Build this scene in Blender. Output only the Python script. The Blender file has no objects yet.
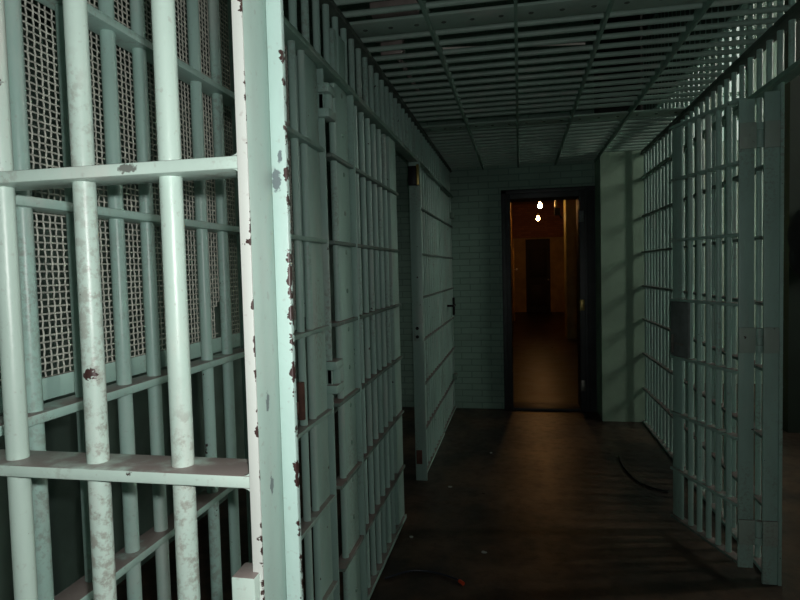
import bpy, bmesh, math, random
from mathutils import Vector, Matrix
random.seed(7)
S = bpy.context.scene
C = S.collection
PI = math.pi

# ------------------------------------------------------------------ materials
def new_mat(name):
    m = bpy.data.materials.new(name); m.use_nodes = True
    nt = m.node_tree
    for n in list(nt.nodes): nt.nodes.remove(n)
    o = nt.nodes.new('ShaderNodeOutputMaterial'); b = nt.nodes.new('ShaderNodeBsdfPrincipled')
    nt.links.new(b.outputs[0], o.inputs[0])
    return m, nt, b
def N(nt, t, **k):
    n = nt.nodes.new(t)
    for a, v in k.items():
        if a.startswith('i_'): n.inputs[a[2:]].default_value = v
        else: setattr(n, a, v)
    return n
def mathn(nt, op, a, b=None, clamp=False):
    n = nt.nodes.new('ShaderNodeMath'); n.operation = op; n.use_clamp = clamp
    for i, v in enumerate((a, b)):
        if v is None: continue
        if isinstance(v, (int, float)): n.inputs[i].default_value = v
        else: nt.links.new(v, n.inputs[i])
    return n.outputs[0]
def mix(nt, fac, a, b):
    n = nt.nodes.new('ShaderNodeMix'); n.data_type = 'RGBA'
    for s, v in ((n.inputs[0], fac), (n.inputs[6], a), (n.inputs[7], b)):
        if isinstance(v, (int, float)): s.default_value = v
        elif isinstance(v, tuple): s.default_value = v if len(v) == 4 else v + (1,)
        else: nt.links.new(v, s)
    return n.outputs[2]
def step(nt, v, lo, hi):
    n = nt.nodes.new('ShaderNodeMapRange'); n.interpolation_type = 'SMOOTHSTEP'
    nt.links.new(v, n.inputs[0]); n.inputs[1].default_value = lo; n.inputs[2].default_value = hi
    return n.outputs[0]
def coords(nt, scale=(1, 1, 1), vary=True, kind='Object'):
    t = nt.nodes.new('ShaderNodeTexCoord'); out = t.outputs[kind]
    if vary:
        oi = nt.nodes.new('ShaderNodeObjectInfo')
        off = mathn(nt, 'MULTIPLY', oi.outputs['Random'], 37.0)
        va = nt.nodes.new('ShaderNodeVectorMath'); va.operation = 'ADD'
        nt.links.new(out, va.inputs[0]); nt.links.new(off, va.inputs[1]); out = va.outputs[0]
    mp = nt.nodes.new('ShaderNodeMapping'); mp.inputs['Scale'].default_value = scale
    nt.links.new(out, mp.inputs[0])
    return mp.outputs[0]
def noise(nt, vec, scale, detail=3, rough=.55):
    n = N(nt, 'ShaderNodeTexNoise', i_Scale=scale, i_Detail=detail, i_Roughness=rough)
    nt.links.new(vec, n.inputs['Vector']); return n.outputs['Fac']

CHIP = (.045, .022, .02)
DUST = (.20, .155, .145)
def paint(name, base, chips=.70, dust=True, rough=.38, worn=(.60, .56, .53), wear=.35, edge=None, scuffs=(), scuff_col=(.06, .065, .09), scuff_scale=(1, 1, .45), grime=0.):
    """old gloss paint on steel: mottling, rubbed patches, chips down to rust, dust settled on the upper faces"""
    m, nt, b = new_mat(name)
    v = coords(nt); vz = coords(nt, (1, 1, .3))
    mott = noise(nt, vz, 9, 4)
    c = mix(nt, step(nt, mott, .35, .75), base, tuple(x * .86 for x in base))
    rub = mathn(nt, 'MULTIPLY', step(nt, noise(nt, vz, 5.5, 6, .7), .50, .72), wear)
    c = mix(nt, rub, c, worn)
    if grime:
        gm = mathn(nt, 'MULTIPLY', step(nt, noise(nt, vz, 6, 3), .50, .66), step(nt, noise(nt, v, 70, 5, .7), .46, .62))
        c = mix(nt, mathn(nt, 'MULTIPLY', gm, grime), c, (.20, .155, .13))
    fine = step(nt, noise(nt, v, 120, 2), .62, .75)
    c = mix(nt, mathn(nt, 'MULTIPLY', fine, .25), c, (.25, .19, .17))
    chip = step(nt, noise(nt, v, 26, 5, .6), chips, chips + .02)
    if edge:                                   # chips eat in from an edge: edge = (axis index, position, reach)
        t = nt.nodes.new('ShaderNodeTexCoord'); sx = nt.nodes.new('ShaderNodeSeparateXYZ')
        nt.links.new(t.outputs['Object'], sx.inputs[0])
        d = mathn(nt, 'ABSOLUTE', mathn(nt, 'SUBTRACT', sx.outputs[edge[0]], edge[1]))
        near = mathn(nt, 'SUBTRACT', 1.0, mathn(nt, 'DIVIDE', d, edge[2]), True)
        amt = mathn(nt, 'MULTIPLY', near, .225)
        e = mathn(nt, 'ADD', noise(nt, t.outputs['Object'], 55, 4, .6), amt)
        chip = mathn(nt, 'MAXIMUM', chip, step(nt, e, .74, .76))
    c = mix(nt, chip, c, CHIP)
    if scuffs:
        t = nt.nodes.new('ShaderNodeTexCoord')
        for (p, r) in scuffs:
            mp = nt.nodes.new('ShaderNodeVectorMath'); mp.operation = 'SUBTRACT'; mp.inputs[1].default_value = p
            nt.links.new(t.outputs['Object'], mp.inputs[0])
            sc = nt.nodes.new('ShaderNodeVectorMath'); sc.operation = 'MULTIPLY'; sc.inputs[1].default_value = scuff_scale
            nt.links.new(mp.outputs[0], sc.inputs[0])
            ln = nt.nodes.new('ShaderNodeVectorMath'); ln.operation = 'LENGTH'; nt.links.new(sc.outputs[0], ln.inputs[0])
            k = mathn(nt, 'SUBTRACT', 1.0, mathn(nt, 'DIVIDE', ln.outputs['Value'], r), True)
            k = mathn(nt, 'ADD', k, mathn(nt, 'MULTIPLY', noise(nt, t.outputs['Object'], 220, 3), .9))
            k = mathn(nt, 'MULTIPLY', step(nt, k, .82, 1.0), .75)
            c = mix(nt, k, c, scuff_col)
    if dust:
        g = nt.nodes.new('ShaderNodeNewGeometry'); s = nt.nodes.new('ShaderNodeSeparateXYZ')
        nt.links.new(g.outputs['Normal'], s.inputs[0])
        up = step(nt, s.outputs['Z'], .6, .85)
        dn = mathn(nt, 'MULTIPLY', up, step(nt, noise(nt, v, 18, 5), .25, .5))
        c = mix(nt, mathn(nt, 'MULTIPLY', dn, .92), c, DUST)
    nt.links.new(c, b.inputs['Base Color'])
    b.inputs['Roughness'].default_value = rough
    bp = nt.nodes.new('ShaderNodeBump'); bp.inputs['Strength'].default_value = .18; bp.inputs['Distance'].default_value = .004
    h = mathn(nt, 'SUBTRACT', noise(nt, v, 45, 3), mathn(nt, 'MULTIPLY', chip, .5))
    nt.links.new(h, bp.inputs['Height']); nt.links.new(bp.outputs[0], b.inputs['Normal'])
    return m
def plain(name, col, rough=.6, metal=0., var=.25, scale=8, bump=.0, spec=.5):
    m, nt, b = new_mat(name)
    v = coords(nt)
    c = mix(nt, step(nt, noise(nt, v, scale, 5), .3, .7), col, tuple(x * (1 - var) for x in col))
    nt.links.new(c, b.inputs['Base Color'])
    b.inputs['Roughness'].default_value = rough; b.inputs['Metallic'].default_value = metal
    b.inputs['Specular IOR Level'].default_value = spec
    if bump:
        bp = nt.nodes.new('ShaderNodeBump'); bp.inputs['Strength'].default_value = bump; bp.inputs['Distance'].default_value = .01
        nt.links.new(noise(nt, v, scale * 4, 4), bp.inputs['Height']); nt.links.new(bp.outputs[0], b.inputs['Normal'])
    return m
def brick(name, col, mortar, rough=.55, bump=.5, var=.1, bw=.21, bh=.0667):
    m, nt, b = new_mat(name)
    g = nt.nodes.new('ShaderNodeTexCoord'); s = nt.nodes.new('ShaderNodeSeparateXYZ'); nt.links.new(g.outputs['Object'], s.inputs[0])
    cb = nt.nodes.new('ShaderNodeCombineXYZ')
    nt.links.new(mathn(nt, 'ADD', s.outputs[0], s.outputs[1]), cb.inputs[0]); nt.links.new(s.outputs[2], cb.inputs[1])
    t = N(nt, 'ShaderNodeTexBrick', i_Scale=1.0); t.inputs['Mortar Size'].default_value = .006
    t.inputs['Brick Width'].default_value = bw; t.inputs['Row Height'].default_value = bh
    t.inputs['Color1'].default_value = col + (1,); t.inputs['Color2'].default_value = tuple(x * (1 - var) for x in col) + (1,)
    t.inputs['Mortar'].default_value = mortar + (1,); t.inputs['Mortar Smooth'].default_value = .3
    nt.links.new(cb.outputs[0], t.inputs['Vector'])
    v = coords(nt, vary=False)
    c = mix(nt, mathn(nt, 'MULTIPLY', step(nt, noise(nt, v, 3, 5), .35, .75), .4), t.outputs['Color'], tuple(x * .6 for x in col))
    nt.links.new(c, b.inputs['Base Color']); b.inputs['Roughness'].default_value = rough
    bp = nt.nodes.new('ShaderNodeBump'); bp.inputs['Strength'].default_value = bump; bp.inputs['Distance'].default_value = .008
    bp.invert = True
    nt.links.new(t.outputs['Fac'], bp.inputs['Height']); nt.links.new(bp.outputs[0], b.inputs['Normal'])
    return m
def emit(name, col, strength):
    m, nt, b = new_mat(name)
    b.inputs['Base Color'].default_value = col + (1,)
    b.inputs['Emission Color'].default_value = col + (1,); b.inputs['Emission Strength'].default_value = strength
    return m

GREEN = (.39, .60, .54)
M = {}
M['bar'] = paint('green_gloss_paint', GREEN, chips=.70, grime=.45)
M['near'] = paint('pale_worn_paint', (.50, .66, .59), chips=.69, worn=(.66, .60, .56), wear=.55, grime=.6)
M['nearchip'] = paint('pale_worn_paint_chipped', (.50, .66, .59), chips=.69, worn=(.66, .60, .56), wear=.55, grime=.5,
                      scuffs=(((-.395, .556, 1.612), .016),), scuff_col=CHIP, scuff_scale=(.9, 1, 1.7))
M['hinge'] = paint('greyish_hinge_paint', (.40, .52, .46), chips=.68, grime=.4, worn=(.48, .50, .46))
M['rail'] = paint('grimy_shaded_rail_paint', (.13, .20, .175), chips=.66, rough=.5, grime=.8)  # real grime, plus the rails' shade mixed into a darker base
M['strip'] = paint('chipped_edge_paint', (.58, .64, .60), chips=.745, edge=(0, -.259, .009), worn=(.62, .57, .54), wear=.5)
M['web'] = paint('post_face_paint', (.43, .60, .54), chips=.78, wear=.25,
                 scuffs=(((-.26, .582, 1.366), .008), ((-.26, .585, 1.276), .008)))
M['flange'] = paint('post_flange_paint', (.47, .66, .61), chips=.80, edge=(0, -.2435, .007), wear=.12,
                    scuffs=(((-.255, .613, 1.600), .009), ((-.250, .613, 1.625), .005)))
M['dark'] = paint('dull_green_paint', (.22, .38, .31), chips=.74, rough=.5)
M['deep'] = paint('ceiling_green_paint', (.37, .53, .465), chips=.78, rough=.45, dust=False)
M['wire'] = plain('galvanised_wire', (.64, .67, .59), .5, .0, .35, 60)
M['beam'] = plain('grimy_dark_angle', (.10, .14, .115), .6, 0, .4, 8)
M['rust'] = plain('rusty_steel', (.16, .075, .055), .7, .2, .4, 30)
M['brass'] = plain('old_brass', (.50, .38, .14), .35, .9, .3, 40)
M['black'] = plain('black_iron', (.012, .012, .013), .5, .4, .3, 30)
M['lockplate'] = plain('grey_steel_lock_plate', (.20, .235, .235), .5, .0, .3, 20)
M['steel'] = plain('worn_steel', (.34, .33, .30), .4, .7, .3, 40)
M['brickgreen'] = brick('green_painted_brick', (.30, .47, .40), (.19, .31, .26))
M['plaster'] = plain('green_painted_plaster', (.36, .52, .40), .5, 0, .22, 3, .15)
M['plasterdark'] = plain('dark_green_wall', (.10, .17, .13), .6, 0, .3, 3, .1)
M['cellwall'] = plain('grimy_cell_wall', (.20, .30, .26), .6, 0, .4, 2.5, .1)
M['shadegreen'] = plain('shaded_green_wall', (.018, .034, .024), .7, 0, .3, 3, .1)  # green taken down to near black in place of shade
M['hall'] = plain('hall_wall', (.55, .70, .60), .6, 0, .2, 2, .1)
M['darkhall'] = plain('dark_hall_ceiling', (.05, .055, .05), .8, 0, .3, 2)
M['frame'] = plain('dark_grey_door_frame', (.050, .054, .062), .45, 0, .3, 6)
M['ochre'] = plain('ochre_wall', (.50, .33, .09), .55, 0, .3, 3, .1)
M['ochregreen'] = plain('olive_wall', (.40, .40, .16), .55, 0, .3, 3, .1)
M['redbrick'] = brick('red_brick', (.42, .14, .055), (.16, .08, .05), var=.4)
M['doorbrown'] = plain('dark_brown_door', (.018, .011, .008), .6, 0, .3, 5)
M['pink'] = plain('pale_conduit_paint', (.36, .31, .29), .5, .2, .2, 20)
M['white'] = plain('white_porcelain', (.75, .72, .66), .25)
M['cable'] = plain('dark_blue_cable', (.018, .022, .04), .35)
M['red'] = plain('red_orange_cap', (.55, .06, .02), .4)
M['chipgrey'] = plain('paint_flake', (.42, .44, .42), .7)
M['cloth'] = plain('black_cloth', (.028, .027, .03), .9, 0, .3, 6, .4)
M['bulb'] = emit('glowing_bulb', (1.0, .52, .18), 85)
M['pane'] = emit('daylit_frosted_pane', (.86, 1.0, .92), .42)
M['panefill'] = emit('fill_glow', (.88, 1.0, .90), 7)  # glow of the added fill pane
M['paneside'] = emit('bright_daylit_pane', (1.0, .97, .86), 40)

# floor: dark sealed concrete, scuffed, damp sheen
def floor_mat():
    m, nt, b = new_mat('dark_worn_concrete')
    v = coords(nt, vary=False)
    n1 = noise(nt, v, 1.6, 7, .65); n2 = noise(nt, v, 14, 5, .6)
    c = mix(nt, step(nt, n1, .35, .68), (.028, .023, .020), (.105, .066, .044))
    c = mix(nt, mathn(nt, 'MULTIPLY', step(nt, n2, .5, .7), .45), c, (.022, .02, .019))
    nt.links.new(c, b.inputs['Base Color'])
    r = mathn(nt, 'ADD', mathn(nt, 'MULTIPLY', n2, .35), .18)
    nt.links.new(r, b.inputs['Roughness']); b.inputs['Specular IOR Level'].default_value = .13
    bp = nt.nodes.new('ShaderNodeBump'); bp.inputs['Strength'].default_value = .25; bp.inputs['Distance'].default_value = .01
    nt.links.new(noise(nt, v, 9, 6), bp.inputs['Height']); nt.links.new(bp.outputs[0], b.inputs['Normal'])
    return m
M['floor'] = floor_mat()
def far_floor_mat():  # near-black brown floor, mottled at random
    m, nt, b = new_mat('dark_far_floor')
    v = coords(nt, vary=False)
    n2 = noise(nt, v, 3, 6, .6)
    c = mix(nt, step(nt, n2, .4, .65), (.012, .009, .007), (.045, .024, .014))
    nt.links.new(c, b.inputs['Base Color'])
    nt.links.new(mathn(nt, 'ADD', mathn(nt, 'MULTIPLY', n2, .4), .15), b.inputs['Roughness']); b.inputs['Specular IOR Level'].default_value = .13
    bp = nt.nodes.new('ShaderNodeBump'); bp.inputs['Strength'].default_value = .4; bp.inputs['Distance'].default_value = .02
    nt.links.new(noise(nt, v, 5, 5), bp.inputs['Height']); nt.links.new(bp.outputs[0], b.inputs['Normal'])
    return m
M['floorfar'] = far_floor_mat()

# ------------------------------------------------------------------ mesh helpers
class MB:
    def __init__(s): s.bm = bmesh.new()
    def box(s, x0, x1, y0, y1, z0, z1, bev=0, rz=0, piv=None):
        r = bmesh.ops.create_cube(s.bm, size=1); vs = r['verts']
        bmesh.ops.scale(s.bm, verts=vs, vec=(x1 - x0, y1 - y0, z1 - z0))
        bmesh.ops.translate(s.bm, verts=vs, vec=((x0 + x1) / 2, (y0 + y1) / 2, (z0 + z1) / 2))
        if rz: bmesh.ops.rotate(s.bm, verts=vs, cent=piv or (0, 0, 0), matrix=Matrix.Rotation(rz, 3, 'Z'))
        if bev:
            es = list({e for v in vs for e in v.link_edges})
            bmesh.ops.bevel(s.bm, geom=es, offset=bev, segments=2, affect='EDGES', profile=.5)
        return s
    def cyl(s, p, q, r, n=20, r2=None):
        p, q = Vector(p), Vector(q); d = q - p
        mtx = Matrix.Translation((p + q) / 2) @ d.to_track_quat('Z', 'Y').to_matrix().to_4x4()
        bmesh.ops.create_cone(s.bm, cap_ends=True, segments=n, radius1=r, radius2=r if r2 is None else r2, depth=d.length, matrix=mtx)
        return s
    def ball(s, c, r, sc=(1, 1, 1), u=20, v=14):
        mtx = Matrix.Translation(c) @ Matrix.Diagonal((sc[0], sc[1], sc[2], 1))
        bmesh.ops.create_uvsphere(s.bm, u_segments=u, v_segments=v, radius=r, matrix=mtx); return s
    def tube(s, pts, r, n=10):
        pts = [Vector(p) for p in pts]; rings = []
        for i, p in enumerate(pts):
            t = (pts[min(i + 1, len(pts) - 1)] - pts[max(i - 1, 0)]).normalized()
            a = t.orthogonal().normalized() if i == 0 else (rings_a - t * rings_a.dot(t)).normalized()
            rings_a = a; bb = t.cross(a)
            rings.append([s.bm.verts.new(p + (a * math.cos(2 * PI * k / n) + bb * math.sin(2 * PI * k / n)) * r) for k in range(n)])
        for i in range(len(rings) - 1):
            for k in range(n):
                s.bm.faces.new((rings[i][k], rings[i][(k + 1) % n], rings[i + 1][(k + 1) % n], rings[i + 1][k]))
        s.bm.faces.new(rings[0][::-1]); s.bm.faces.new(rings[-1]); return s
    def prism(s, pts, z0, z1):
        lo = [s.bm.verts.new((x, y, z0)) for x, y in pts]; hi = [s.bm.verts.new((x, y, z1)) for x, y in pts]
        n = len(pts); s.bm.faces.new(lo[::-1]); s.bm.faces.new(hi)
        for i in range(n): s.bm.faces.new((lo[i], lo[(i + 1) % n], hi[(i + 1) % n], hi[i]))
        return s
    def fillet(s, cx, cz, sx, sz, y0, y1, r=.010, k=6):
        """concave weld corner in the xz plane, filling the angle at (cx,cz) towards (sx,sz)"""
        pts = [(cx, cz)] + [(cx + sx * (r - r * math.sin(a)), cz + sz * (r - r * math.cos(a))) for a in [PI / 2 * i / k for i in range(k + 1)]]
        a = [s.bm.verts.new((x, y0, z)) for x, z in pts]; b = [s.bm.verts.new((x, y1, z)) for x, z in pts]
        n = len(pts); s.bm.faces.new(a); s.bm.faces.new(b[::-1])
        for i in range(n): s.bm.faces.new((a[i], b[i], b[(i + 1) % n], a[(i + 1) % n]))
        return s
    def build(s, name, mat, parent=None, loc=(0, 0, 0), smooth=True):
        bmesh.ops.recalc_face_normals(s.bm, faces=s.bm.faces)
        me = bpy.data.meshes.new(name); s.bm.to_mesh(me); s.bm.free()
        if smooth:
            for p in me.polygons: p.use_smooth = True
            try: me.set_sharp_from_angle(angle=math.radians(40))
            except Exception: pass
        me.materials.append(mat)
        o = bpy.data.objects.new(name, me); o.location = loc; C.objects.link(o)
        if parent: o.parent = parent
        return o
def tag(o, label, cat, group=None):
    o['label'] = label; o['category'] = cat
    if group: o['group'] = group
    return o
def thing(name, label, cat, loc=(0, 0, 0), group=None):
    o = bpy.data.objects.new(name, None); o.location = loc; o.empty_display_size = .1; C.objects.link(o)
    return tag(o, label, cat, group)
def struct(o): o['kind'] = 'structure'; return o
def copy_part(o, parent, loc):
    c = o.copy(); c.parent = parent; c.location = loc; C.objects.link(c); return c
def bars(parent, pts, h, mat, r=.0135, z0=0, name='bar'):
    """vertical round bars standing at pts, one object each"""
    first = None
    for x, y in pts:
        if first is None: first = MB().cyl((0, 0, 0), (0, 0, h), r, 22).build(name, mat, parent, (x, y, z0))
        else: copy_part(first, parent, (x, y, z0))

XL, XR = -.715, 1.15
RZ = (.33, .66, .985, 1.297, 1.613, 1.945)      # cross rails
HEAD, CEIL = 2.262, 2.55                        # header rail, underside of the cage ceiling
RT = .0075

# ------------------------------------------------------------------ the setting
def slab(name, mat, *b): return struct(MB().box(*b).build(name, mat, smooth=False))
slab('floor', M['floor'], -3.3, 5.6, -3.1, 8.3, -.12, 0)
slab('floor_far', M['floorfar'], -.36, 1.6, 6.66, 20.75, -.10, .003)
slab('ceiling', M['darkhall'], -3.3, 5.6, -3.1, 8.3, 6.0, 6.15)
slab('wall_front', M['plasterdark'], -3.3, 5.6, -3.25, -3.1, 0, 6.0)
slab('wall_left', M['plasterdark'], -3.45, -3.3, -3.1, 6.4, 0, 6.0)
# cell back wall behind the left bars
slab('wall_cell', M['cellwall'], -2.05, -1.95, -3.1, 6.4, 0, 2.55)
# brick end wall with the doorway
b = MB(); DX0, DX1, DZ = -.18, .752, 2.30
b.box(-3.3, DX0, 6.4, 6.66, 0, 6.0).box(DX1, .76, 6.4, 6.66, 0, 6.0).box(DX0, DX1, 6.4, 6.66, DZ, 6.0)
struct(b.build('wall_back', M['brickgreen'], smooth=False))
slab('wall_pier', M['plaster'], .76, 1.235, 5.98, 8.15, 0, 2.6)
slab('wall_upper', M['darkhall'], .76, 1.235, 5.99, 8.15, 2.6, 6.0)  # pier above the cage, its unlit look put into the dark colour
# end wall and right wall of the hall, each around a window
WX0, WX1, WZ0, WZ1 = 1.80, 2.72, 2.95, 4.4
b = MB(); b.box(1.235, WX0, 8.0, 8.15, 0, 6).box(WX1, 5.6, 8.0, 8.15, 0, 6).box(WX0, WX1, 8.0, 8.15, 0, WZ0).box(WX0, WX1, 8.0, 8.15, WZ1, 6).box(2.2, 2.4, 7.98, 8.06, WZ0, WZ1)
struct(b.build('wall_end', M['hall'], smooth=False))
VY0, VY1, VZ0, VZ1 = 4.0, 4.40, 3.1, 4.9
UY0, UY1, UZ0, UZ1 = 6.5, 7.6, 1.6, 3.6  # opening for the added fill pane
b = MB(); b.box(5.4, 5.6, -3.1, VY0, 0, 6).box(5.4, 5.6, VY1, UY0, 0, 6).box(5.4, 5.6, UY1, 8.0, 0, 6).box(5.4, 5.6, UY0, UY1, 0, UZ0).box(5.4, 5.6, UY0, UY1, UZ1, 6).box(5.4, 5.6, VY0, VY1, 0, VZ0).box(5.4, 5.6, VY0, VY1, VZ1, 6)
struct(b.build('wall_right', M['hall'], smooth=False))
w = struct(MB().box(WX0, WX1, 8.08, 8.10, WZ0, WZ1).build('window_1', M['pane'], smooth=False))
f = MB()
for i in range(5):
    x = WX0 + (WX1 - WX0) * i / 4; f.box(x - .02, x + .02, 8.02, 8.075, WZ0, WZ1)
for i in range(6):
    z = WZ0 + (WZ1 - WZ0) * i / 5; f.box(WX0, WX1, 8.02, 8.075, z - .02, z + .02)
f.build('window_frame', M['dark'], w, smooth=False)
w = struct(MB().box(5.5, 5.52, UY0, UY1, UZ0, UZ1).build('added_fill_pane', M['panefill'], smooth=False))  # added glowing pane that brightens the end wall and bar edges
f = MB()
for k in range(4):
    y = UY0 + (UY1 - UY0) * k / 3; f.box(5.44, 5.49, y - .02, y + .02, UZ0, UZ1)
for k in range(5):
    z = UZ0 + (UZ1 - UZ0) * k / 4; f.box(5.44, 5.49, UY0, UY1, z - .02, z + .02)
f.build('window_frame', M['dark'], w, smooth=False)  # grid across the added pane
w = struct(MB().box(5.5, 5.52, VY0, VY1, VZ0, VZ1).build('window_2', M['paneside'], smooth=False))
f = MB().box(5.44, 5.49, VY0, VY0 + .02, VZ0, VZ1).box(5.44, 5.49, VY1 - .02, VY1, VZ0, VZ1).box(5.44, 5.49, VY0, VY1, VZ0, VZ0 + .02).box(5.44, 5.49, VY0, VY1, VZ1 - .02, VZ1)
f.build('window_frame', M['dark'], w, smooth=False)
# short wall inside the right-hand cell, missing light darkened into its green
slab('wall_partition', M['shadegreen'], 2.27, 3.2, 5.72, 5.84, 0, 4.6)

# door frame of the doorway in the brick wall
b = MB()
OX0, OX1, OZ = -.088, .598, 2.205
b.box(DX0, OX0, 6.35, 6.68, 0, DZ, .004).box(OX1, DX1, 6.35, 6.68, 0, DZ, .004).box(OX0, OX1, 6.35, 6.68, OZ, DZ, .004)
b.box(OX1 + .05, OX1 + .085, 6.335, 6.352, 0, DZ - .03, .003).box(DX0, OX0 - .04, 6.335, 6.352, 0, DZ, .003).box(DX0, DX1, 6.335, 6.352, DZ - .04, DZ, .003)
fr = struct(b.build('door_1', M['frame']))
b = MB().box(OX0, OX1, 6.36, 6.66, 0, .022, .004)
b.build('threshold', M['frame'], fr)
for z, mt in ((2.0, 'lockplate'), (1.10, 'brass'), (.27, 'steel')):
    h = MB().box(.60, .642, 6.343, 6.351, z - .055, z + .055, .002).cyl((.60, 6.344, z - .055), (.60, 6.344, z + .055), .008, 12)
    h.build('hinge', M[mt], fr)

# corridor beyond the doorway
slab('wall_far_left', M['ochre'], -.36, -.21, 6.66, 20.6, 0, 3.56)
slab('wall_far_right', M['ochre'], 1.45, 1.6, 6.66, 20.6, 0, 3.56)
slab('wall_return', M['ochregreen'], .935, 1.45, 12.7, 13.3, 0, 3.56)
slab('ceiling_far', M['ochre'], -.36, 1.6, 6.66, 20.75, 3.56, 3.66)
b = MB(); FD0, FD1, FZ = .20, .99, 2.42
b.box(-.21, FD0, 20.4, 20.6, 0, 2.46).box(FD1, 1.45, 20.4, 20.6, 0, 2.46).box(FD0, FD1, 20.4, 20.6, FZ, 2.46)
struct(b.build('wall_far', M['ochre'], smooth=False))
slab('wall_far_upper', M['redbrick'], -.21, 1.45, 20.4, 20.6, 2.46, 3.56)
d = struct(MB().box(FD0, FD1, 20.48, 20.54, 0, FZ).build('door_2', M['doorbrown'], smooth=False))
b = MB()
for z0, z1 in ((.2, .9), (1.15, 2.1)):
    b.box(FD0 + .12, FD1 - .12, 20.465, 20.481, z0, z1, .006)
b.build('door_panel', M['doorbrown'], d)
MB().cyl((FD1 - .07, 20.48, 1.07), (FD1 - .07, 20.43, 1.07), .014).ball((FD1 - .07, 20.415, 1.07), .034).build('door_knob', M['steel'], d)
# ochre door standing open along the left side, seen edge-on, with its knob
d = thing('open_door', 'ochre wooden door folded against the left wall of the lit far corridor', 'door', (-.17, 17.0, 0))
MB().box(-.022, .022, 0, .8, .01, 2.05, .004).build('door_leaf', M['ochre'], d)
MB().cyl((.02, .08, 1.44), (.07, .08, 1.44), .012).ball((.085, .08, 1.44), .033).build('door_knob', M['white'], d)

# the two hanging bulbs
for (x, y), lab in (((.437, 13.0), 'bare glowing bulb nearer the doorway, the higher of two in view'),
                    ((.495, 16.4), 'bare glowing bulb farther along the corridor, the lower of two in view')):
    t = thing('hanging_bulb', lab, 'light bulb', (x, y, 3.56), 'bulbs in the far corridor')
    MB().cyl((0, 0, -.02), (0, 0, 0), .05).build('ceiling_rose', M['black'], t)
    MB().cyl((0, 0, -.64), (0, 0, -.01), .006, 8).build('cord', M['black'], t)
    MB().cyl((0, 0, -.72), (0, 0, -.63), .022, 14).build('socket', M['brass'], t)
    MB().ball((0, 0, -.785), .046, (1, 1, 1.15)).cyl((0, 0, -.74), (0, 0, -.71), .03, 14, .022).build('glass_bulb', M['bulb'], t)
t = thing('drop_pipe', 'small bright pipe with bracket hanging at the right of the far corridor', 'pipe', (.755, 13.0, 3.56))
MB().cyl((0, 0, -.01), (0, 0, 0), .05).build('ceiling_rose', M['black'], t)
MB().cyl((0, 0, -.8), (0, 0, -.01), .025, 14).ball((0, 0, -.8), .03).build('pipe', M['steel'], t)
MB().box(-.03, .09, -.03, .03, -1.0, -.84, .01).cyl((.03, 0, -.92), (.12, 0, -1.06), .02, 12).build('bracket', M['black'], t)

# ------------------------------------------------------------------ barred partition in the left foreground
g = thing('barred_partition', 'large pale barred partition in the left foreground ending in a chipped post', 'jail bars', (-.5, .585, 0))
ox, oy = -.5, .585
def gp(mb, name, mat):                        # part given in world coordinates
    return mb.build(name, mat, g, (-ox, -oy, 0))
bars(g, [(x - ox, 0) for x in (-.363, -.468, -.5735, -.679)], CEIL - .01, M['near'], .0119)
for z in (.285, .62, .96, 1.288, 1.6115, 1.95, 2.29):
    b = MB().box(-.712, -.266, .558, .614, z - .0066, z + .0066, .0022)
    for sz in (-1, 1): b.fillet(-.2708, z + sz * .0066, -1, sz, .559, .600, .009)
    gp(b, 'rail', M['nearchip'])
p = gp(MB().box(-.2712, -.2605, .556, .618, 0, CEIL - .01, .0012), 'end_post', M['web'])
q = MB().box(-.2714, -.2603, .5545, .5575, 0, CEIL - .01, .0008).build('front_edge', M['strip'], p, (0, 0, 0)); q['label'] = 'whitish chipped narrow front edge'
q = MB().box(-.2606, -.2435, .6125, .6215, 0, CEIL - .01, .0014).build('flange', M['flange'], p, (0, 0, 0)); q['label'] = 'bright mint side flange'
b = MB().box(-.2890, -.2640, .542, .574, 1.00, 1.197, .0018)
gp(b, 'lock_block', M['near'])

# ------------------------------------------------------------------ left wall of the corridor: bars along y at x = XL
def rail_y(parent, org, y0, y1, z, mat, w=.050, name='rail', t=RT):
    return MB().box(XL - w / 2, XL + w / 2, y0, y1, z - t, z + t, .002).build(name, mat, parent, (-org[0], -org[1], 0))
def part_at(mb, name, mat, parent, org): return mb.build(name, mat, parent, (-org[0], -org[1], 0))
def hingemb(x, y, z):
    b = MB()
    for s0, s1 in ((-.062, -.028), (.028, .062)):
        b.box(x - .030, x + .016, y - .042, y + .050, z + s0, z + s1, .006)
    b.cyl((x - .004, y + .012, z - .028), (x - .004, y + .012, z + .028), .017, 16).box(x - .03, x - .012, y - .02, y + .05, z - .028, z + .028, .002)
    return b
# first bay: fixed bars with the wire screen behind them
org = (XL, 1.3)
g = thing('barred_grille', 'left wall bars backed by wire screen, seen through and beside the foreground partition', 'jail bars', (XL, 1.3, 0))
bars(g, [(0, y - 1.3) for y in (.455, .557, .659, .762, .868, .972, 1.063, 1.168, 1.270, 1.368, 1.47, 1.57, 1.675, 1.775, 1.88, 1.967)], HEAD - .013, M['bar'], .0130)
for z in RZ: rail_y(g, org, .42, 2.115, z, M['bar'])
rail_y(g, org, .42, 2.115, .010, M['bar'], name='base_rail', t=.010)
part_at(MB().box(XL - .008, XL + .006, 1.985, 2.112, .02, HEAD - .013, .0015), 'end_plate', M['bar'], g, org)
b = MB().cyl((XL + .022, 1.805, 1.03), (XL + .022, 1.805, 1.15), .012, 14).box(XL - .01, XL + .02, 1.77, 1.81, 1.05, 1.09, .003)
o = part_at(b, 'bolt', M['rust'], g, org); o['label'] = 'rusty brown bolt barrel'
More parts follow.
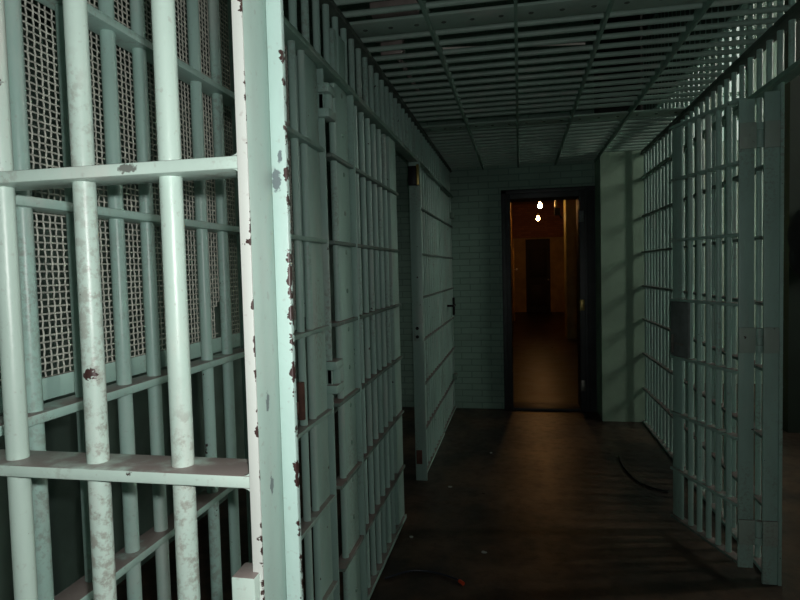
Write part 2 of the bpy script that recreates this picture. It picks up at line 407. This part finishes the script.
# wire screen
t = thing('wire_screen', 'woven wire mesh screen fixed behind the nearest left bars', 'mesh screen', (-.762, .5, 1.305))
Y0, Y1, Z0, Z1, PY, PZ = .0, 1.54, .035, .985, .0136, .0116
ny, nz = int((Y1 - Y0) / PY), int((Z1 - Z0) / PZ)
verts, faces = [], []
def wire(pts, r=.00165):
    k0 = len(verts)
    for i, p in enumerate(pts):
        p = Vector(p); tt = (Vector(pts[min(i + 1, len(pts) - 1)]) - Vector(pts[max(i - 1, 0)])).normalized()
        a = Vector((1, 0, 0)); a = (a - tt * a.dot(tt)).normalized(); c = tt.cross(a)
        for s in range(5):
            an = 2 * PI * s / 5; verts.append(p + a * math.cos(an) * r + c * math.sin(an) * r)
    for i in range(len(pts) - 1):
        for s in range(5):
            faces.append((k0 + i * 5 + s, k0 + i * 5 + (s + 1) % 5, k0 + i * 5 + 5 + (s + 1) % 5, k0 + i * 5 + 5 + s))
def torn(y, z): return ((y - .925) / .022) ** 2 + ((z - .075) / .05) ** 2 < 1 + .5 * math.sin(y * 300 + z * 170)
def wob(i): return random.Random(i).uniform(-.0007, .0007)
for i in range(ny + 1):
    run = []
    for j in range(nz + 1):
        y, z = Y0 + i * PY + wob(i) + .0007 * math.sin(j * .13 + i * .05), Z0 + j * PZ
        if torn(y, z):
            if len(run) > 1: wire(run)
            run = []; continue
        run.append((.0009 * (1 if (i + j) % 2 else -1), y, z))
    if len(run) > 1: wire(run)
for j in range(nz + 1):
    run = []
    for i in range(ny + 1):
        y, z = Y0 + i * PY, Z0 + j * PZ + wob(j + 900) + .0007 * math.sin(i * .17)
        if torn(y, z):
            if len(run) > 1: wire(run)
            run = []; continue
        run.append((.0009 * (-1 if (i + j) % 2 else 1), y, z))
    if len(run) > 1: wire(run)
me = bpy.data.meshes.new('wire_mesh'); me.from_pydata([tuple(v) for v in verts], [], faces)
for p_ in me.polygons: p_.use_smooth = True
me.materials.append(M['wire']); o = bpy.data.objects.new('wire_mesh', me); C.objects.link(o); o.parent = t
MB().box(-.004, .008, Y0 - .02, Y1 + .02, 0, .036, .001).box(-.004, .008, Y0 - .02, Y1 + .02, Z1, Z1 + .02, .001).box(-.004, .008, Y0 - .03, Y0, 0, Z1 + .02, .001).box(-.004, .008, Y1, Y1 + .03, 0, Z1 + .02, .001).build('screen_frame', M['bar'], t)

# closed barred door on the left, hung at y = 2.18
org = (XL, 2.18)
g = thing('cell_door', 'closed green barred door on the left between screened bars and dark doorway', 'cell door', (XL, 2.18, 0))
bars(g, [(0, y - 2.18) for y in (2.30,)] + [(0, 2.632 + .116 * k - 2.18) for k in range(6)], HEAD - .04, M['bar'], z0=.015)
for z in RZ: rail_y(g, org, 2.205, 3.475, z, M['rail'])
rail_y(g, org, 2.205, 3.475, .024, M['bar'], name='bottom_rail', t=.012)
p = part_at(MB().box(XL - .010, XL + .008, 2.325, 2.490, .03, HEAD - .012, .0015).box(XL + .001, XL + .030, 2.506, 2.518, .03, HEAD - .012, .0015), 'riveted_stile', M['bar'], g, org)
def rivets(parent, pts, r, sc, mat):
    f_ = None
    for q_ in pts:
        if f_ is None: f_ = MB().ball((0, 0, 0), r, sc, 12, 8).build('rivet', mat, parent, q_)
        else: copy_part(f_, parent, q_)
rivets(p, [(XL + .008, 2.41, .14 + .16 * k) for k in range(14)], .010, (.5, 1, 1), M['dark'])
part_at(MB().box(XL - .010, XL + .010, 3.315, 3.49, .03, HEAD - .012, .0015), 'lock_stile', M['bar'], g, org)
part_at(MB().box(XL - .02, XL + .016, 2.150, 2.160, .03, HEAD - .013, .001), 'door_edge', M['bar'], g, org)
for z in (2.13, 1.105): part_at(hingemb(XL + .026, 2.170, z), 'hinge', M['bar'], g, org)

# post facing the camera on the far side of the dark doorway, with its lock
org = (-.70, 4.18)
g = thing('lock_post', 'green flat post with brass lock on the far side of dark left doorway', 'post', (-.70, 4.18, 0))
part_at(MB().box(-.748, -.668, 4.15, 4.165, 0, HEAD - .013, .0015).box(-.748, -.736, 4.16, 4.26, 0, HEAD - .013, .0015), 'post_plate', M['bar'], g, org)
p = part_at(MB().box(-.745, -.688, 4.10, 4.15, 2.085, 2.215, .004), 'lock_case', M['black'], g, org)
MB().box(-.688, -.672, 4.105, 4.15, 2.085, 2.225, .002).build('strike', M['brass'], p, (0, 0, 0))
p = part_at(MB().box(-.735, -.675, 4.14, 4.151, 1.00, 1.125, .002), 'keeper_plate', M['bar'], g, org)
for z in (1.03, 1.09): MB().cyl((-.712, 4.137, z), (-.712, 4.141, z), .012, 14).build('bolt_hole', M['black'], p, (0, 0, 0))
part_at(MB().box(-.742, -.70, 4.144, 4.152, .12, .22, .001), 'rust_patch', M['rust'], g, org)

# last bay and far barred door on the left
org = (XL, 4.8)
g = thing('barred_grille', 'dim green bars on the left just past the brass lock post', 'jail bars', (XL, 4.8, 0))
bars(g, [(0, 4.42 + .117 * k - 4.8) for k in range(8)], HEAD - .012, M['bar'])
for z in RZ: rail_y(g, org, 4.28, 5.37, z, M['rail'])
rail_y(g, org, 4.28, 5.37, .010, M['bar'], name='base_rail', t=.010)
part_at(MB().box(XL - .01, XL + .01, 5.30, 5.37, .02, HEAD - .012, .0015), 'end_plate', M['bar'], g, org)
org = (XL, 5.42)
g = thing('cell_door', 'farthest barred door on the left, next to the brick end wall', 'cell door', (XL, 5.42, 0))
bars(g, [(0, 5.60 + .117 * k - 5.42) for k in range(6)], HEAD - .04, M['bar'], z0=.015)
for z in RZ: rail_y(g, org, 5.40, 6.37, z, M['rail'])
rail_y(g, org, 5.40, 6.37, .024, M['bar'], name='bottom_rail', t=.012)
part_at(MB().box(XL - .01, XL + .012, 5.41, 5.50, .03, HEAD - .012, .0015), 'stile', M['bar'], g, org)
part_at(MB().box(XL - .01, XL + .012, 6.30, 6.37, .03, HEAD - .012, .0015), 'stile', M['bar'], g, org)
b = MB().cyl((XL + .01, 5.86, 1.14), (XL + .08, 5.86, 1.14), .011, 12).cyl((XL + .075, 5.80, 1.14), (XL + .075, 5.97, 1.14), .012, 12).cyl((XL + .075, 5.86, 1.05), (XL + .075, 5.86, 1.22), .012, 12)
part_at(b, 'handle', M['black'], g, org)
for z in (2.06, .36): part_at(MB().box(XL + .0, XL + .05, 6.27, 6.37, z - .03, z + .03, .003), 'latch', M['dark'], g, org)

# short bars over the header, left
org = (XL, 3.4)
g = thing('transom_grille', 'row of short bars between left header rail and the barred ceiling', 'jail bars', (XL, 3.4, HEAD))
bars(g, [(0, .48 + .1185 * k - 3.4) for k in range(50)], CEIL - HEAD - .02, M['bar'], z0=.01)
MB().box(-.032, .032, .42 - 3.4, 6.395 - 3.4, -.011, .011, .002).build('header_rail', M['dark'], g)
MB().box(-.030, .026, .42 - 3.4, 6.395 - 3.4, CEIL - HEAD - .028, CEIL - HEAD - .002, .002).build('top_angle', M['beam'], g)
MB().box(-.010, .008, 2.325 - 3.4, 2.490 - 3.4, .01, .20, .001).build('post_plate', M['bar'], g)

# ------------------------------------------------------------------ right wall of the corridor: fixed bars, post, open door
HEAD = 2.30                                    # the right header sits a little higher
org = (XR, 4.5)
TOP = 3.55
g = thing('barred_grille', 'tall fixed bars along the right wall behind the open door', 'jail bars', (XR, 4.5, 0))
bars(g, [(0, 5.925 - .117 * k - 4.5) for k in range(24)], HEAD - .012, M['bar'])
for z in RZ:
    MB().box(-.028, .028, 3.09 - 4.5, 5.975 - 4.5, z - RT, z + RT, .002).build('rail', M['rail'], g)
MB().box(-.03, .03, 3.09 - 4.5, 5.975 - 4.5, 0, .02, .002).build('base_rail', M['bar'], g)
org = (XR, 3.4)
g = thing('transom_grille', 'header rail and short bars along the top of the right wall', 'jail bars', (XR, 2.0, HEAD))
MB().box(-.032, .032, .5 - 2.0, 5.975 - 2.0, -.011, .011, .002).build('header_rail', M['dark'], g)
MB().box(-.032, .032, .5 - 2.0, 5.975 - 2.0, CEIL - HEAD - .032, CEIL - HEAD - .002, .002).build('top_angle', M['beam'], g)
MB().box(-.01, .012, .5 - 2.0, 5.975 - 2.0, 2.80 - HEAD, TOP - HEAD + 1.2, .001).build('upper_plate', M['beam'], g)
bars(g, [(0, 5.925 - .117 * k - 2.0) for k in range(46)], TOP - HEAD, M['bar'], z0=.01)
for z in (2.80, TOP): MB().box(-.028, .028, .5 - 2.0, 5.975 - 2.0, z - HEAD - RT, z - HEAD + RT, .002).build('rail', M['bar'], g)

g = thing('hinge_post', 'flat green steel post at far right carrying the open barred door', 'post', (1.125, 3.0, 0))
MB().box(-.040, .022, -.008, .006, 0, 2.255, .0015).build('post_plate', M['bar'], g)
MB().box(.024, .038, -.015, .075, 0, 2.29, .0015).build('post_side', M['bar'], g)
rivets(g, [(.038, 0, .15 + .155 * k) for k in range(14)], .008, (.7, 1, 1), M['dark'])

FA, NE = Vector((.836, 3.56)), Vector((1.008, 3.03))
dv = NE - FA; L = dv.length; ang = math.atan2(dv.y, dv.x)
g = thing('cell_door', 'open barred door on the right, swung back into the corridor', 'cell door', (1.066, 3.0, 0))
def lp(s): p = FA + dv * (s / L); return (p.x - 1.066, p.y - 3.0)
bars(g, [lp(s) for s in (.155, .232, .309, .386, .463)], 2.16, M['bar'], z0=.075)
LZ0, LZ1 = .075, 2.245
fx, fy = FA.x - 1.066, FA.y - 3.0
def lbox(s0, s1, w, z0, z1, bev=.002, off=0):
    b = MB().box(s0, s1, -w / 2 + off, w / 2 + off, z0, z1, bev)
    bmesh.ops.rotate(b.bm, verts=b.bm.verts, cent=(0, 0, 0), matrix=Matrix.Rotation(ang, 3, 'Z'))
    bmesh.ops.translate(b.bm, verts=b.bm.verts, vec=(fx, fy, 0)); return b
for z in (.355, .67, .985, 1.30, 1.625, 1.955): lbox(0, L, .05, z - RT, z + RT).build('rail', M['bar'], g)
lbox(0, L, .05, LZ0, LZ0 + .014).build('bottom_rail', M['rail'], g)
lbox(0, L, .05, LZ1 - .014, LZ1).build('top_rail', M['bar'], g)
lbox(-.004, .085, .012, LZ0, LZ1).build('lock_stile', M['bar'], g)
p = lbox(.004, .165, .030, .985 + .010, 1.295 - .004, .003, -.006).build('lock_plate', M['lockplate'], g)
p['label'] = 'dark grey sheet steel lock plate'
h = lbox(.02, .034, .014, 1.01, 1.11, .003, -.026); h2 = lbox(.02, .12, .012, 1.058, 1.069, .003, -.026)
tmp = bpy.data.meshes.new('tmp'); h2.bm.to_mesh(tmp); h2.bm.free(); h.bm.from_mesh(tmp)
h.build('handle', M['steel'], p, (0, 0, 0))
MB().box(-.085, -.020, -.006, .006, .072, 2.23, .0015).build('hinge_stile', M['bar'], g)
for z in (2.065, 1.14, .245):
    hg = MB().box(-.086, -.016, -.018, -.006, z - .058, z + .058, .002).box(.016, .079, -.021, -.009, z - .058, z + .058, .002).build('hinge', M['hinge'], g)
    MB().cyl((0, -.010, z - .055), (0, -.010, z - .022), .016, 16).cyl((0, -.010, z + .022), (0, -.010, z + .055), .016, 16).cyl((0, -.010, z - .021), (0, -.010, z + .021), .013, 16).build('hinge_barrel', M['bar'], hg, (0, 0, 0))

# ------------------------------------------------------------------ barred ceiling
g = thing('ceiling_grille', 'barred ceiling of green round bars on flat runners over the corridor', 'ceiling bars', (.22, 3.5, CEIL))
first = None
ys = [2.45 - .118 * k for k in range(14)] + [2.735 + .1265 * k for k in range(13)] + [4.66 + .1265 * k for k in range(14)]
for y in sorted(ys):
    if first is None: first = MB().cyl((XL - .012 - .22, 0, .012), (XR - .016 - .22, 0, .012), .0125, 18).build('bar', M['deep'], g, (0, y - 3.5, 0))
    else: copy_part(first, g, (0, y - 3.5, 0))
for x in (-.36, 0, .372, .76):
    MB().box(x - .22 - .007, x - .22 + .007, .8 - 3.5, 6.39 - 3.5, -.022, .028, .001).build('runner', M['dark'], g)
for y0, y1 in ((2.515, 2.665), (4.43, 4.60)):
    p = MB().box(XL + .016 - .22, XR - .016 - .22, y0 - 3.5, y1 - 3.5, -.004, .008, .001).build('cross_plate', M['deep'], g)
    hp_ = []
    for bay in ((-.70, -.36), (-.36, 0), (0, .372), (.372, .76), (.76, 1.14)):
        for k in range(3):
            x = bay[0] + (bay[1] - bay[0]) * (k + .5) / 3
            hp_.append((x - .22, (y0 + y1) / 2 - 3.5, -.004))
    rivets(p, hp_, .011, (1, 1, .4), M['beam'])
# wiring above the ceiling bars
t = thing('junction_box', 'pale junction box above the ceiling bars at upper left', 'electrical box', (-.61, 3.02, 2.5755))
MB().box(-.055, .055, -.04, .04, .0, .09, .006).build('box_body', M['pink'], t)
MB().cyl((.0, .04, .045), (.0, .8, .045), .012, 12).build('conduit', M['pink'], t)
tag(MB().cyl((-.36, 0, 0), (.33, .12, 0), .006, 10).build('conduit', M['white'], None, (0, 3.0, 2.5855)), 'thin bright conduit lying across the ceiling bars', 'conduit')
tag(MB().box(-.10, .10, -.03, .03, 0, .06, .004).build('conduit_cover', M['pink'], None, (-.50, 2.53, 2.5755)), 'pale flat cover strip above the ceiling bars at the top edge', 'conduit')
tag(MB().box(-.05, .05, -.02, .02, 0, .05, .004).build('conduit_cover', M['pink'], None, (-.60, 2.80, 2.5755)), 'small pale cover strip just in front of the junction box', 'conduit')

# ------------------------------------------------------------------ small things
def ground(px_pts): return px_pts
def spline(P, n=6):
    out = []; P = [Vector(p) for p in P]
    for i in range(len(P) - 1):
        a, b_, c_, d_ = P[max(i - 1, 0)], P[i], P[i + 1], P[min(i + 2, len(P) - 1)]
        for k in range(n):
            t_ = k / n
            out.append(.5 * ((2 * b_) + (c_ - a) * t_ + (2 * a - 5 * b_ + 4 * c_ - d_) * t_ ** 2 + (3 * b_ - a - 3 * c_ + d_) * t_ ** 3))
    return out + [P[-1]]
pts = spline([(-.664, 2.767, .008), (-.602, 2.825, .008), (-.533, 2.865, .008), (-.433, 2.86, .008), (-.329, 2.817, .008), (-.305, 2.797, .008)])
t = thing('cable', 'thin dark blue cable with red end on the floor at lower left', 'cable', (0, 0, 0))
MB().tube(pts, .0045, 8).build('cord', M['cable'], t)
e = Vector(pts[-1]); dd = (e - Vector(pts[-2])).normalized()
MB().cyl(e, e + dd * .03, .009, 12).build('end_cap', M['red'], t)
hp = spline([(.735, 4.85, .008), (.729, 4.70, .008), (.735, 4.524, .008), (.767, 4.319, .008), (.829, 4.20, .008), (.93, 4.12, .008)])
tag(MB().tube(hp, .0065, 8).build('hose', M['black']), 'thin black hose curving along the floor towards the right door', 'hose')
flakes = [(-.494, 4.049, 'pale paint flake on the floor nearest the left lock post'), (-.62, 3.245, 'small pale flake on the floor beside the closed left door'),
          (-.208, 3.12, 'pale flake alone on the floor in the middle foreground'), (-.252, 4.85, 'small flake on the floor halfway to the brick wall')]
for i, (x, y, lab) in enumerate(flakes):
    rr = random.Random(i); b = MB(); n = 7
    b.prism([(rr.uniform(.008, .017) * math.cos(2 * PI * k / n), rr.uniform(.008, .017) * math.sin(2 * PI * k / n)) for k in range(n)], 0, .004)
    tag(b.build('paint_flake', M['chipgrey'], None, (x, y, 0)), lab, 'debris', 'paint flakes on the floor')
# dark bundle hanging on the short wall at the right edge
t = thing('hanging_bundle', 'dark rounded cloth bundle hanging on the wall at the right edge', 'cloth bundle', (2.42, 5.72, 1.55))
b = MB().ball((.02, -.11, .16), .2, (1.15, .5, 1.35)).ball((-.06, -.10, -.02), .15, (.9, .5, 1.1)).ball((.14, -.08, .26), .15, (1, .5, 1.1))
b.build('cloth', M['cloth'], t)
MB().cyl((.02, -.12, .42), (.02, 0, .43), .010, 10).build('hook', M['steel'], t)

# ------------------------------------------------------------------ light and camera
w = bpy.data.worlds.new('dim_room'); S.world = w; w.use_nodes = True
w.node_tree.nodes['Background'].inputs[0].default_value = (.6, .8, .8, 1); w.node_tree.nodes['Background'].inputs[1].default_value = .005
fl = bpy.data.lights.new('camera_flash', 'POINT'); fl.energy = 23.5; fl.color = (1, .98, .95); fl.shadow_soft_size = .008
fo = bpy.data.objects.new('camera_flash', fl); fo.location = (.030, -.005, 1.535); C.objects.link(fo)

yaw, pitch, roll = .19797, .049366, -.025394
fw = Vector((-math.sin(yaw) * math.cos(pitch), math.cos(yaw) * math.cos(pitch), -math.sin(pitch)))
r0 = Vector((math.cos(yaw), math.sin(yaw), 0)); u0 = r0.cross(fw)
r = r0 * math.cos(roll) + u0 * math.sin(roll); u = u0 * math.cos(roll) - r0 * math.sin(roll)
cd = bpy.data.cameras.new('camera'); cd.lens = 27.0; cd.sensor_width = 36; cd.clip_start = .02
co = bpy.data.objects.new('camera', cd); C.objects.link(co)
mw = Matrix((r, u, -fw)).transposed().to_4x4(); mw.translation = (0, 0, 1.5); co.matrix_world = mw
S.camera = co
vs = S.view_settings; vs.view_transform = 'Standard'; vs.look = 'None'; vs.gamma = 1; vs.use_curve_mapping = False; vs.exposure = 0
S.cycles.use_denoising = True
S.cycles.max_bounces = 6
